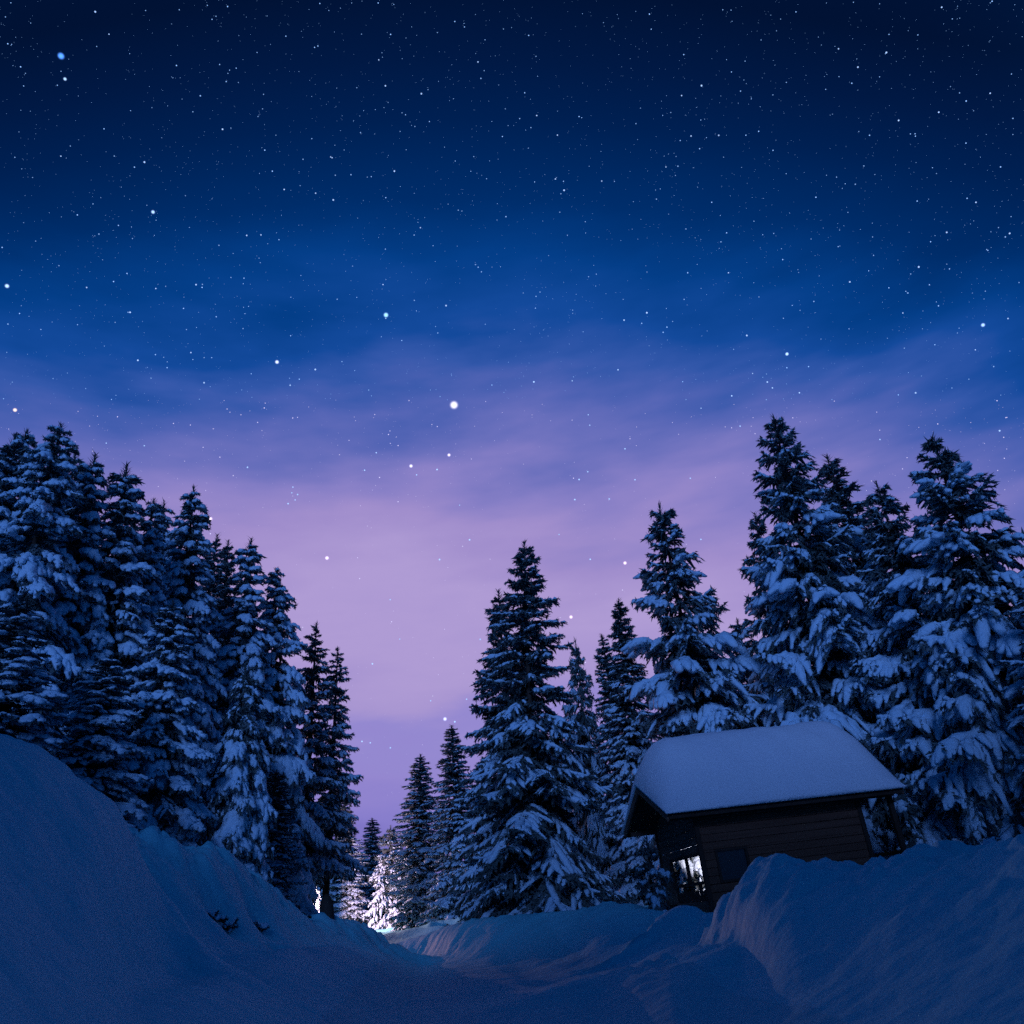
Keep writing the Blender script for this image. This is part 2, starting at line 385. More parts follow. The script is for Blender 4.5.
BASE = dict(droop=.55, tipup=.25, gap=.19, spread=.46, hang=.30, nstep=.07, nlen=1.15, snow=1.0, cover=.68, clump=.35, clumpr=.2,
            whorl=.38, per=6, el0=-22, el1=40, pow=.78, elp=1.6, leader=.7, light=.82, skirt=0.02, inner=3)
STYLE = {
    'pillowed': dict(BASE, droop=.75, hang=.5, snow=1.4, clump=.85, clumpr=.26, whorl=.38, per=6, spread=.44, tipup=.05, el0=-32, el1=28, pow=.70, cover=.82, light=1.08),
    'layered': dict(BASE, droop=.50, hang=.22, snow=.75, clump=.12, clumpr=.16, whorl=.43, per=8, spread=.40, tipup=.34, el0=-30, el1=28, pow=.80, light=.93, cover=.46, inner=4),
    'rugged': dict(BASE, droop=.45, tipup=.45, hang=.6, snow=1.15, clump=.8, clumpr=.33, whorl=.46, per=6, spread=.44, cover=.8, el0=-32, el1=34, pow=.78, light=.86, leader=1.0, nlen=1.3, inner=3),
    'roadside': dict(BASE, droop=.6, hang=.4, snow=1.0, cover=.75, clump=.35, clumpr=.18, whorl=.42, per=6, spread=.42, el0=-26, skirt=.225, inner=2),
    'bare': dict(BASE, snow=.3, cover=.2, clump=0, whorl=.12, per=7, el0=-10, el1=50, gap=.08, leader=.2),
    'frosty': dict(BASE, droop=.6, hang=.4, snow=1.0, cover=.85, clump=.35, clumpr=.18, whorl=.36, per=7, spread=.42, el0=-30),
    'laden': dict(BASE, droop=1.0, hang=.7, snow=1.1, cover=.75, clump=.9, clumpr=.32, whorl=.34, per=7, el0=-38, el1=10, tipup=0, light=1.0, nlen=1.3),
}
_bt = {}
def templates(style, cls, seed, snow_k):
    key = (style, cls, seed, snow_k)
    if key not in _bt:
        rng = np.random.default_rng(hash(key[1:]) % 99991 + seed * 7 + len(style))
        st = dict(STYLE[style]); st['snow'] = st['snow'] * snow_k
        if snow_k < .7: st['cover'] *= .55; st['clump'] = 0
        _bt[key] = [branch(rng, cls, st) for _ in range(5)]
    return _bt[key]
CLS = [.35, .6, .95, 1.4, 1.9, 2.5, 3.2]

def make_tree_meshes(style, Ht, R, seed):
    st = STYLE[style]; rng = np.random.default_rng(seed)
    nd, sn = Acc(), Acc()
    z = Ht * st['skirt'] + .15; az0 = rng.random() * 6.28
    bx, by = rng.uniform(-.012, .012, 2)
    lean = lambda h: np.array([bx * Ht * h * h, by * Ht * h * h, 0])
    while z < Ht - .25:
        h = z / Ht
        per = max(4, int(round(st['per'] * (1 - .35 * h))))
        gapk = (1 - .45 * h)
        for b in range(per):
            zz = z + rng.uniform(-.5, .5) * st['whorl'] * gapk; hh = min(max(zz / Ht, 0), .985)
            L = (R * (1 - hh) ** st['pow'] + .10) * rng.uniform(.66, 1.14)
            if rng.random() < .15: L *= rng.uniform(.45, .8)
            if hh < .06: L *= .8
            elv = st['el0'] + (st['el1'] - st['el0']) * hh ** st['elp'] + rng.normal() * 6
            cls = min(CLS, key=lambda c: abs(math.log(c / L)))
            snow_k = 1.0 if rng.random() < .92 - .9 * min(1, max(0, (hh - st['light'] + .28) / .36)) else .55
            (nv, nt_, nq), (sv, stt, sq) = templates(style, cls, seed % 3, snow_k)[rng.integers(5)]
            s = L / cls; a = az0 + 2 * pi * (b + rng.uniform(-.3, .3)) / per; e = radians(elv)
            fl = rng.choice([-1.0, 1.0])
            Mx = np.array([[cos(e), 0, -sin(e)], [0, fl, 0], [sin(e), 0, cos(e)]])
            Mz = np.array([[cos(a), -sin(a), 0], [sin(a), cos(a), 0], [0, 0, 1]])
            MM = (Mz @ Mx) * s; off = np.array([0, 0, zz]) + lean(hh)
            nd.add(nv @ MM.T + off, nt_, nq)
            if len(sv):
                if fl < 0: stt, sq = stt[:, ::-1], sq[:, ::-1]
                sn.add(sv @ MM.T + off, stt, sq)
        for b in range(st['inner'] if h < .9 else 1):      # short shoots close to the trunk keep the crown dark inside
            L = (R * (1 - h) ** st['pow']) * rng.uniform(.3, .6) + .1
            cls = min(CLS, key=lambda c: abs(math.log(c / L)))
            (nv, nt_, nq), (sv, stt, sq) = templates(style, cls, seed % 3, .55)[rng.integers(5)]
            s = L / cls; a = rng.random() * 6.28; e = radians(rng.uniform(-35, 10))
            MM = np.array([[cos(a), -sin(a), 0], [sin(a), cos(a), 0], [0, 0, 1]]) @ np.array([[cos(e), 0, -sin(e)], [0, 1, 0], [sin(e), 0, cos(e)]]) * s
            nd.add(nv @ MM.T + np.array([0, 0, z + .1]) + lean(h), nt_, nq)
        az0 += 2.4; z += st['whorl'] * gapk * rng.uniform(.8, 1.15)
    # leader shoot with short needles
    n = 60; zz = Ht - st['leader'] * rng.random(n) * .9; a = rng.random(n) * 6.28; l = rng.uniform(.06, .16, n) + (Ht - zz) * .16
    c = np.stack([np.zeros(n), np.zeros(n), zz], 1) + lean(1)
    tip = c + np.stack([np.cos(a) * l, np.sin(a) * l, l * .9], 1)
    wv = np.stack([-np.sin(a) * .02, np.cos(a) * .02, np.zeros(n)], 1)
    nd.add(np.stack([c - wv, c + wv, tip], 1).reshape(-1, 3), np.arange(3 * n).reshape(-1, 3))
    hs = np.linspace(0, 1, 12); P = np.array([[0, 0, Ht * h - .3 * (h == 0)] for h in hs]) + np.array([lean(h) for h in hs])
    r = .0125 * Ht * (1 - hs) ** .9 + .014; r[0] *= 1.35
    tr = tube(P, r, 8, 1.0, rng, .06)
    return nd.get(), sn.get(), tr

_protos = {}
def tree(style, Ht, R, seed, loc, label, group=None, name='spruce_tree', rot=0.0, proto=None, lean=0.0):
    """build a conifer, or copy the trunk, crown and snow of one built before"""
    root = empty(name, loc, label, 'tree', group, rot)
    root.rotation_mode = 'QUATERNION'
    root.rotation_quaternion = Quaternion((0, 1, 0), radians(lean)) @ Quaternion((0, 0, 1), rot)
    if proto and proto in _protos:
        src, h0, r0 = _protos[proto]
        k = Ht / h0; kr = R / r0; root.scale = (kr, kr, k)
        for ch in src.children:
            c = ch.copy(); COL.objects.link(c); c.parent = root
        return root
    (nv, nt_, nq), (sv, stt, sq), (tv, tt, tq) = make_tree_meshes(style, Ht, R, seed)
    newmesh('trunk', tv, [tt, tq], MAT['bark'], root, True)
    newmesh('crown', nv, [nt_, nq], MAT['needles'], root, False)
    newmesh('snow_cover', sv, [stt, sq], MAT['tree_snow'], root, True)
    if proto: _protos[proto] = (root, Ht, R)
    return root

def plant(px, py, dist, R, style, label, group=None, proto=None, seed=0, rot=None, name='spruce_tree', lean=2.5):
    """tree whose tip shows at (px, py) when it stands dist metres away"""
    P = at(px, py, dist); bx = P[0] - (P[2] - 1) * tan(radians(lean)); zg = H1(bx, P[1]) - .12
    return tree(style, (P[2] - zg) / cos(radians(lean)), R, seed, (bx, P[1], zg), label, group, name, seed * 1.7 if rot is None else rot, proto, lean)

GL, GM, GR = 'spruces of the forest left of the road', 'spruces between the road and the hut', 'spruces behind and beside the hut'
#     tip x, y, distance, crown radius, style, prototype, seed, label, group
TREES = [
    (55, 422, 22.0, 3.00, 'pillowed', 'pa', 1, 'tallest snowy spruce of the left forest, its pointed top near the left edge', GL),
    (14, 436, 23.0, 2.76, 'pillowed', 'pb', 2, 'snowy spruce cut by the left edge of the photo, left of the tallest left spruce', GL),
    (32, 433, 26.0, 2.64, 'pillowed', 'pa', 3, 'spruce whose top peeks out just left of the tallest spruce in the left forest', GL),
    (78, 450, 26.0, 2.64, 'pillowed', 'pb', 4, 'spruce with a thin top just right of the tallest spruce in the left forest', GL),
    (97, 452, 23.5, 2.40, 'pillowed', 'pc', 5, 'spruce with a bent top leaning right, second top right of the tallest left spruce', GL),
    (131, 466, 24.0, 2.76, 'pillowed', 'pc', 6, 'snow-pillowed spruce with a slender lone top in the middle of the left forest', GL),
    (155, 502, 26.0, 2.64, 'pillowed', 'pa', 7, 'spruce with a blunt top between the two slender tops of the left forest', GL),
    (168, 500, 29.0, 2.40, 'pillowed', 'pb', 8, 'spruce half hidden behind the blunt top in the middle of the left forest', GL),
    (193, 488, 27.5, 2.76, 'pillowed', 'pd', 9, 'snowy spruce with a needle-thin top, beside the low bright star over the left forest', GL),
    (214, 534, 31.0, 2.0, 'frosty', 'fa', 10, 'small pinkish-lit spruce top right of the low bright star over the left forest', GL),
    (228, 540, 33.0, 2.0, 'frosty', 'fb', 11, 'spruce top in the dip left of the snow-knobbed top', GL),
    (251, 537, 29.5, 2.76, 'pillowed', 'pc', 12, 'spruce with a round-knobbed top in the right half of the left forest', GL),
    (280, 567, 31.0, 2.76, 'pillowed', 'pa', 13, 'broad spruce with a sharp top between the snow-knobbed top and the road gap', GL),
    (316, 623, 34.0, 2.2, 'roadside', 'sa', 14, 'slim spruce with a capped tip, second from the road in the left forest', GL),
    (340, 647, 35.0, 2.0, 'roadside', 'sa', 15, 'dark spruce at the roadside end of the left forest, last before the open sky', GL),
    (243, 668, 23.5, 2.3, 'laden', 'la', 16, 'shorter heavily snow-laden spruce in front of the left forest with drooping white boughs', GL),
    (108, 655, 20.5, 2.52, 'pillowed', 'pd', 17, 'shorter snow-pillowed spruce rising behind the second snowbank on the left', GL),
    (20, 600, 18.5, 2.64, 'pillowed', 'pc', 18, 'lower dark spruce at the left edge just behind the high snowbank', GL),
    (178, 600, 22.5, 2.40, 'pillowed', 'pb', 19, 'medium spruce dotted with snow pads below the needle-thin top', GL),
    (278, 770, 27.0, 1.6, 'frosty', 'fb', 20, 'low dark spruce at the right foot of the left forest near the lamp light', GL),
    (372, 818, 74.0, 3.0, 'frosty', 'fb', 21, 'dark distant spruce at the far end of the road gap, under the lowest sky', 'spruces at the far end of the road'),
    (346, 800, 64.0, 2.8, 'frosty', 'fa', 22, 'distant spruce lit white by the lamp, seen through the dark left roadside branches', 'spruces at the far end of the road'),
    (390, 826, 61.0, 2.6, 'frosty', 'fc', 23, 'short spruce lit bright white on its left side at the road bend', 'spruces at the far end of the road'),
    (324, 815, 66.0, 2.8, 'frosty', 'fc', 24, 'overexposed white lamp-lit spruce glimpsed low behind the roadside trunks', 'spruces at the far end of the road'),
    (315, 879, 57.0, .9, 'laden', 'le', 43, 'low snow-covered fir overexposed white beside the hidden lamp, left of the roadside trunk', 'spruces at the far end of the road'),
    (418, 754, 51.0, 2.7, 'frosty', 'fa', 25, 'frosty spruce right of the road gap, leftmost of the middle group', GM),
    (452, 725, 47.5, 2.6, 'frosty', 'fb', 26, 'slim frosty spruce standing between the big layered spruce and the road gap', GM),
    (520, 543, 24.5, 3.3, 'layered', 'ya', 27, 'big dark conical spruce with layered snowy boughs in the centre of the photo', GM),
    (500, 591, 27.5, 2.7, 'layered', 'yb', 28, 'spruce whose top shows on the left shoulder of the big central spruce', GM),
    (576, 640, 32.0, 1.7, 'frosty', 'fc', 29, 'small thin spruce top close behind the right flank of the big central spruce', GM),
    (605, 634, 31.0, 1.7, 'frosty', 'fa', 30, 'thin pointed spruce between the big central spruce and the hut, left of its taller twin', GM),
    (619, 599, 30.0, 1.9, 'frosty', 'fb', 31, 'taller thin spruce close left of the big lumpy spruce behind the hut', GM),
    (660, 503, 26.0, 3.5, 'rugged', 'ra', 32, 'big lumpy-topped dark spruce directly behind the left end of the hut', GR),
    (647, 838, 17.4, .5, 'frosty', 'lb', 33, 'small dark spruce standing in front of the left gable of the hut', GR),
    (752, 512, 29.0, 2.6, 'rugged', 'rb', 34, 'dark spruce with a thin spike top behind the middle of the hut roof', GR),
    (773, 418, 24.5, 3.7, 'rugged', 'rc', 35, 'tallest ragged spruce behind the hut with open dark branches against the sky', GR),
    (829, 457, 26.0, 3.3, 'rugged', 'rb', 36, 'ragged spruce second from the tallest one, its top right of it', GR),
    (875, 482, 23.5, 3.1, 'rugged', 'ra', 37, 'snow-clumped spruce with a low broken top between the ragged tops on the right', GR),
    (933, 438, 22.5, 3.8, 'rugged', 'rd', 38, 'wide spruce with a feathery spike top near the right edge of the photo', GR),
    (1035, 560, 20.0, 2.9, 'rugged', 'rc', 39, 'spruce at the right edge of the photo with only its left boughs in view', GR),
    (945, 610, 22.0, 2.5, 'laden', 'lc', 40, 'shorter spruce right of the hut with big hanging white boughs', GR),
    (700, 640, 27.0, 2.6, 'rugged', 'rd', 41, 'lower snowy spruce filling the dark gap behind the hut ridge', GR),
    (893, 770, 21.5, .8, 'laden', 'ld', 42, 'small snow-covered sapling beside the open porch end of the hut', GR),
]
LEAN = {27: 4.2, 28: 3.5, 15: 4.5, 14: 3.5, 20: 4, 25: 3, 26: 2, 23: 2}
for q in TREES:
    plant(q[0], q[1], q[2], q[3], q[4], q[7], q[8], q[5], q[6], lean=LEAN.get(q[6], 2.5 + 1.6 * sin(q[6] * 2.7)))

# forest filling up behind the front trees
rngf = random.Random(5)
for k, (px, py, d) in enumerate([(-60, 470, 25), (-110, 430, 22), (40, 560, 31), (112, 570, 33), (205, 620, 37), (262, 640, 40), (1100, 500, 23), (850, 590, 32), (960, 560, 30), (1010, 640, 28), (735, 620, 33), (560, 720, 38), (484, 760, 46), (640, 720, 36)]):
    left = px < 400
    plant(px, py, d, 2.6, 'pillowed' if left else 'rugged', 'dark spruce standing deep in the left forest behind the front row' if left else 'dark spruce standing deep in the forest behind the hut and the central spruce',
          'spruces deep in the left forest' if left else 'spruces deep in the right forest', ('pa', 'pb', 'pc')[k % 3] if left else ('ra', 'rb', 'rd')[k % 3], 60 + k)

# rounded post on the bank, dark against the lamp light
P = at(326, 894, 22.3); zg = H1(P[0], P[1]) - .15; hp = P[2] - zg
pv, pt_, pq = tube([(0, 0, 0), (0, 0, hp * .25), (.01, 0, hp * .5), (.01, 0, hp * .66), (.01, 0, hp * .8), (.01, 0, hp * .91), (.01, 0, hp * .97)], [.20, .18, .165, .155, .13, .095, .05], 14, 1, np.random.default_rng(3), .05)
post = newmesh('wooden_post', pv, [pt_, pq], MAT['bark'], None, True); post.location = (P[0], P[1], zg)
post['label'] = 'short dark round-topped post standing on the left bank against the lamp light'; post['category'] = 'post'
for (hx, hy), q in zip(FILLER_AT, FILLERS):  # dark twig clumps added to make the snow hollows look darker
    rt = empty('filler', (hx, hy, H1(hx, hy) - .04), q[3], 'filler', 'dark fillers added in hollows of the left snowbanks', hx)
    A1, A2 = Acc(), Acc(); r1 = np.random.default_rng(int(abs(hx * 1000)))
    for b in range(14):
        (nv, n3, n4), (sv, s3, s4) = branch(r1, .35, dict(STYLE['frosty'], nlen=.6, cover=.8, clump=0)); a = r1.random() * 6.28; e = radians(r1.uniform(0, 55)); k = q[2] / .35 * r1.uniform(.4, .95)
        MM = np.array([[cos(a), -sin(a), 0], [sin(a), cos(a), 0], [0, 0, 1]]) @ np.array([[cos(e), 0, -sin(e)], [0, 1, 0], [sin(e), 0, cos(e)]]) * k
        A1.add(nv @ MM.T, n3, n4)
        if len(sv) and b % 2: A2.add(sv @ MM.T, s3, s4)
    v, t, q4 = A1.get(); newmesh('foliage', v, [t, q4], MAT['bark'], rt)
    v, t, q4 = A2.get(); newmesh('snow_cover', v, [t, q4], MAT['tree_snow'], rt, True)
# rounded snow-covered bush at the right
P = at(981, 808, 15.5); zg = H1(P[0], P[1]) - .2
tree('laden', P[2] - zg, .42, 78, (P[0], P[1], zg), 'small rounded snow-covered fir poking out of the snow right of the hut', None, 'fir_sapling')

# ------------------------------------------------------------------ hut
hut = empty('wooden_hut', (2.303, 17.852, .9), 'small dark wooden hut with a thick snow cap on its pitched roof', 'hut')
# hut axes: x along the front wall, y to the back
hut.rotation_euler = (0, 0, radians(9.2))
ZE, ZR = 2.09, 2.87             # eave and ridge above the hut floor
LEN, DEP = 4.96, 3.75
X0, X1, Y0, Y1 = .62, 4.08, .34, 3.30      # walls inside the roof outline
def boxes(lst):
    A_ = Acc()
    for (a, b, c, d, e, f) in lst:
        v = np.array([(x, y, z) for z in (e, f) for y in (c, d) for x in (a, b)], float)
        A_.add(v, None, [(0, 2, 3, 1), (4, 5, 7, 6), (0, 1, 5, 4), (2, 6, 7, 3), (0, 4, 6, 2), (1, 3, 7, 5)])
    return A_.get()
def hpart(name, lst, mat, parent=None, bev=.006):
    v, t, q = boxes(lst); o = newmesh(name, v, [t, q], MAT[mat], parent or hut)
    if bev:
        m = o.modifiers.new('bevel', 'BEVEL'); m.width = bev; m.segments = 1
    return o
def planks(axis, a0, a1, pos, z0, z1, step=.145, th=.03, gap=.006):
    """horizontal boards, each lapping a little"""
    L_ = []; z = z0; i = 0
    while z < z1 - .02:
        zt = min(z + step - gap, z1); o_ = .004 * ((i * 7) % 3)
        L_.append((a0, a1, pos - o_, pos + th, z, zt) if axis == 'x' else (pos - o_, pos + th, a0, a1, z, zt)); z += step; i += 1
    return L_
# front wall with a shuttered window opening
fw = []
wx0, wx1, wz0, wz1 = X0 + .28, X0 + .95, .72, 1.34
fw += planks('x', X0 + .05, X1, Y0, -.3, wz0) + planks('x', X0 + .05, wx0, Y0, wz0, wz1) + planks('x', wx1, X1, Y0, wz0, wz1) + planks('x', X0 + .05, X1, Y0, wz1, 2.0)
fw.append((X0 + .05, wx0, Y0 + .034, Y0 + .06, -.3, 2.0)); fw.append((wx1, X1, Y0 + .034, Y0 + .06, -.3, 2.0)); fw.append((wx0, wx1, Y0 + .034, Y0 + .06, -.3, wz0)); fw.append((wx0, wx1, Y0 + .034, Y0 + .06, wz1, 2.0))
hpart('front_wall', fw, 'plank')
w = hpart('window', [(wx0, wx0 + .05, Y0 - .02, Y0 + .05, wz0, wz1), (wx1 - .05, wx1, Y0 - .02, Y0 + .05, wz0, wz1), (wx0 + .05, wx1 - .05, Y0 - .02, Y0 + .05, wz0, wz0 + .05), (wx0 + .05, wx1 - .05, Y0 - .02, Y0 + .05, wz1 - .05, wz1)], 'dark_wood')
hpart('pane', [(wx0 + .05, wx1 - .05, Y0 + .02, Y0 + .03, wz0 + .05, wz1 - .05)], 'glass', w, 0)
# corner posts
for n_, (a, b) in enumerate([(X0 - .04, Y0 - .035), (X1, Y0 - .03), (X0 - .04, Y1 - .05), (X1, Y1 - .05)]):
    hpart('corner_post', [(a, a + .09, b, b + .09, -.3, 2.04)], 'dark_wood')
# left gable: boards above, wide open window in two lights, balustrade of boards below
gz0, gz1 = .80, 1.27; ga, gb = .44, 2.58
gw = planks('y', Y0 + .06, Y1 - .05, X0, gz1 + .05, 2.02, step=.15, gap=.007)
gw += [(X0, X0 + .03, Y0 + .06, ga, .3, gz1 + .05), (X0, X0 + .03, gb, Y1 - .05, .3, gz1 + .05), (X0, X0 + .03, Y0 + .06, Y1 - .05, -.3, .44)]
y = ga + .02
gw += [(X0 + .034, X0 + .06, Y0 + .06, Y1 - .05, -.3, .44)]
hpart('gable_wall', gw, 'plank_light')
hpart('balustrade', [(X0 + .004, X0 + .028, ga + .02 + k * .27, ga + .02 + k * .27 + .20, .44, .74 - (0.0 if k % 2 else .10)) for k in range(8)], 'dark_wood')
win = hpart('window', [(X0 - .02, X0 + .06, ga, gb, gz1, gz1 + .05), (X0 - .02, X0 + .06, ga, gb, gz0 - .06, gz0), (X0 - .02, X0 + .06, ga - .05, ga, gz0 - .06, gz1 + .05), (X0 - .02, X0 + .06, gb, gb + .05, gz0 - .06, gz1 + .05)], 'dark_wood')
hpart('mullion', [(X0 - .01, X0 + .05, 1.42, 1.50, gz0, gz1)], 'dark_wood', win)
# gable triangles under the roof
for nm, gx in (('gable', X0), ('gable', X1)):
    v = np.array([(gx + dx, yy, zz) for dx in (0, .03) for yy, zz in ((Y0, 2.02), (Y1 + .05, 2.02), ((Y0 + Y1) / 2 + .03, 2.70))])
    newmesh(nm, v, [np.array([(0, 2, 1), (3, 4, 5)]), np.array([(0, 1, 4, 3), (1, 2, 5, 4), (2, 0, 3, 5)])], MAT['plank'], hut)
# rear and right walls; the rear one is open towards the trees on its left half
hpart('rear_wall', planks('x', X0 + .05, X0 + 2.4, Y1, -.3, .55) + planks('x', X0 + 2.4, X1, Y1, -.3, 2.0) + planks('x', X0 + .05, X0 + 2.4, Y1, 1.62, 2.0), 'plank')
hpart('side_wall', planks('y', Y0 + .06, Y1 - .05, X1 + .03, -.3, 2.02), 'plank')
hpart('floor', [(X0 + .04, X1 - .01, Y0 + .07, Y1 - .01, -.3, -.1)], 'dark_wood')
# porch at the right end
for py_ in (.30, DEP - .40):
    hpart('porch_post', [(LEN - .17, LEN - .07, py_, py_ + .10, -.3, 2.02)], 'dark_wood')
hpart('porch_rail', [(LEN - .14, LEN - .10, .41, DEP - .41, .85, .93), (LEN - .14, LEN - .10, .41, DEP - .41, .45, .53)], 'dark_wood')
hpart('eave_beam', [(.05, LEN - .05, .24, .335, 1.95, 2.045), (.05, LEN - .05, DEP - .335, DEP - .24, 1.95, 2.045)], 'dark_wood')
# roof boards
def slab(x0, x1, prof, th):
    v = np.array([(x, yy, zz - k * th) for x in (x0, x1) for k in (0, 1) for yy, zz in prof]); n = len(prof); q = []
    for i in range(n - 1):
        q += [(i, 2 * n + i, 2 * n + i + 1, i + 1), (n + i, n + i + 1, 3 * n + i + 1, 3 * n + i), (i, i + 1, n + i + 1, n + i), (2 * n + i, 3 * n + i, 3 * n + i + 1, 2 * n + i + 1)]
    q += [(0, n, 3 * n, 2 * n), (n - 1, 3 * n - 1, 4 * n - 1, 2 * n - 1)]
    return v, np.array(q)
v, q = slab(0, LEN, [(0, ZE), (DEP / 2, ZR), (DEP, ZE)], .05)
roof = newmesh('roof', v, [q], MAT['dark_wood'], hut)
def rake(x):
    v, q = slab(x, x + .035, [(0, ZE + .004), (DEP / 2, ZR + .004), (DEP, ZE + .004)], .16); return v, q
for x in (-.037, LEN + .002):
    v, q = rake(x); newmesh('bargeboard', v, [q], MAT['plank_light'], roof)
for y in (-.033, DEP + .003): hpart('fascia', [(0, LEN, y, y + .03, ZE - .13, ZE + .003)], 'dark_wood', roof)
# deep snow on the roof
nu, nv_ = 70, 56
uu = np.linspace(0, 1, nu); vv = np.linspace(0, 1, nv_)
Ug, Vg = np.meshgrid(uu, vv, indexing='ij')
xs = -.07 + Ug * (LEN + .16); ys = -.11 + Vg * (DEP + .22)
rz = ZE + (ZR - ZE) * (1 - np.abs(2 * (ys / DEP) - 1))
c = np.clip(1 - np.abs(2 * Vg - 1), 0, 1)
Tk = .17 + .96 * (1 - (1 - c) ** 2.2) + .12 * np.exp(-((Vg - .5) / .12) ** 2) * 0
ex0 = np.clip(xs + .07, 0, 1.05) / 1.05; ex1 = np.clip(LEN + .09 - xs, 0, .85) / .85
edge = (1 - (1 - ex0) ** 2.6) * (1 - (1 - ex1) ** 3.2)
ridge_round = -.12 * np.exp(-((Vg - .5) / .09) ** 2)
zt = rz + ridge_round + Tk * ((.16 + .24 * Ug) + (.84 - .24 * Ug) * edge) + fbm(xs * .7, ys * .7, 44) * .09 + fbm(xs * 3, ys * 3, 45) * .02
zt[0, :] = rz[0, :] + .05; zt[-1, :] = rz[-1, :] + .04; sag = .075 + fbm(xs[:, 0] * 1.3, xs[:, 0] * 0 + 3, 46) * .05; zt[:, 0] = rz[:, 0] + sag; zt[:, -1] = rz[:, -1] + sag
zb = rz + .012
Vt = np.stack([xs.ravel(), ys.ravel(), zt.ravel()], 1); Vb = np.stack([xs.ravel(), ys.ravel(), zb.ravel()], 1)
idx = np.arange(nu * nv_).reshape(nu, nv_); nb = nu * nv_
top = np.stack([idx[:-1, :-1], idx[1:, :-1], idx[1:, 1:], idx[:-1, 1:]], -1).reshape(-1, 4)
bot = top[:, ::-1] + nb
ring = np.concatenate([idx[:, 0], idx[-1, 1:], idx[-2::-1, -1], idx[0, -2:0:-1]]); rn = np.roll(ring, -1)
sidef = np.stack([ring, ring + nb, rn + nb, rn], 1)
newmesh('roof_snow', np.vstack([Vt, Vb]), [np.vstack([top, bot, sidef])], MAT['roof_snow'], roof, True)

# ------------------------------------------------------------------ lamps
def lamp_mat(name, col, s):
    m = bpy.data.materials.new(name); m.use_nodes = True; t = m.node_tree; t.nodes.clear()
    e = t.nodes.new('ShaderNodeEmission'); e.inputs[0].default_value = (*col, 1); e.inputs[1].default_value = s
    o = t.nodes.new('ShaderNodeOutputMaterial'); t.links.new(e.outputs[0], o.inputs[0]); m.cycles.emission_sampling = 'NONE'; return m
MAT['lens'] = lamp_mat('lamp_lens', (1, .88, .95), 6.0)
def point(name, loc, power, parent, size=.12):
    l = bpy.data.lights.new(name, 'POINT'); l.energy = power; l.color = (1.0, .54, .62); l.shadow_soft_size = size
    o = bpy.data.objects.new(name, l); COL.objects.link(o); o.location = loc; o.parent = parent; return o
Pl = at(299, 890, 55.0); zl = H1(Pl[0], Pl[1])
lampo = empty('street_lamp', (Pl[0], Pl[1], zl - .2), 'road lamp hidden behind the left roadside spruces whose light whitens the far trees', 'street lamp')
newmesh('pole', *(lambda r: (r[0], [r[1], r[2]]))(tube([(0, 0, 0), (0, 0, 1.0), (0, 0, 2.0), (0, 0, 2.62)], [.07, .06, .055, .05], 10)), MAT['metal'], lampo, True)
newmesh('lamp_arm', *(lambda r: (r[0], [r[1], r[2]]))(tube([(0, 0, 2.55), (.12, 0, 2.72), (.3, 0, 2.77), (.5, 0, 2.77)], [.035] * 4, 8)), MAT['metal'], lampo, True)
newmesh('lamp_head', *(lambda r: (r[0], [r[1], r[2]]))(tube([(.4, 0, 2.77), (.5, 0, 2.78), (.75, 0, 2.77), (.86, 0, 2.75)], [.06, .12, .12, .05], 10, .6)), MAT['metal'], lampo, True)
newmesh('lamp_lens', *(lambda r: (r[0], [r[1], r[2]]))(tube([(.48, 0, 2.71), (.6, 0, 2.69), (.76, 0, 2.71)], [.05, .09, .05], 10, .5)), MAT['lens'], lampo, True)
point('lamp_light', (.6, 0, 2.2), 7000, lampo)
wx = X0 + 2.6
wl = hpart('wall_lamp', [(wx - .12, wx + .12, Y1 + .035, Y1 + .12, 1.72, 1.84)], 'metal')
lz = hpart('lamp_lens', [(wx - .10, wx + .10, Y1 + .05, Y1 + .11, 1.69, 1.718)], 'metal', wl); lz.data.materials[0] = MAT['lens']
l = bpy.data.lights.new('lamp_light', 'SPOT'); l.energy = 650; l.color = (1, .74, .80); l.spot_size = radians(60); l.spot_blend = .5; l.shadow_soft_size = .06
o = bpy.data.objects.new('lamp_light', l); COL.objects.link(o); o.parent = wl; o.location = (wx, Y1 + .22, 1.66)
o.rotation_euler = Vector((.04, -1, .04)).to_track_quat('Z', 'Y').to_euler()
bt = hut.matrix_basis @ Vector((2.7, 7.3, 0)); zg = H1(bt[0], bt[1]) - .1
tree('frosty', 5.2, 1.9, 91, (bt[0], bt[1], zg), 'small snowy spruce lit white behind the hut, seen through its open window', GR)

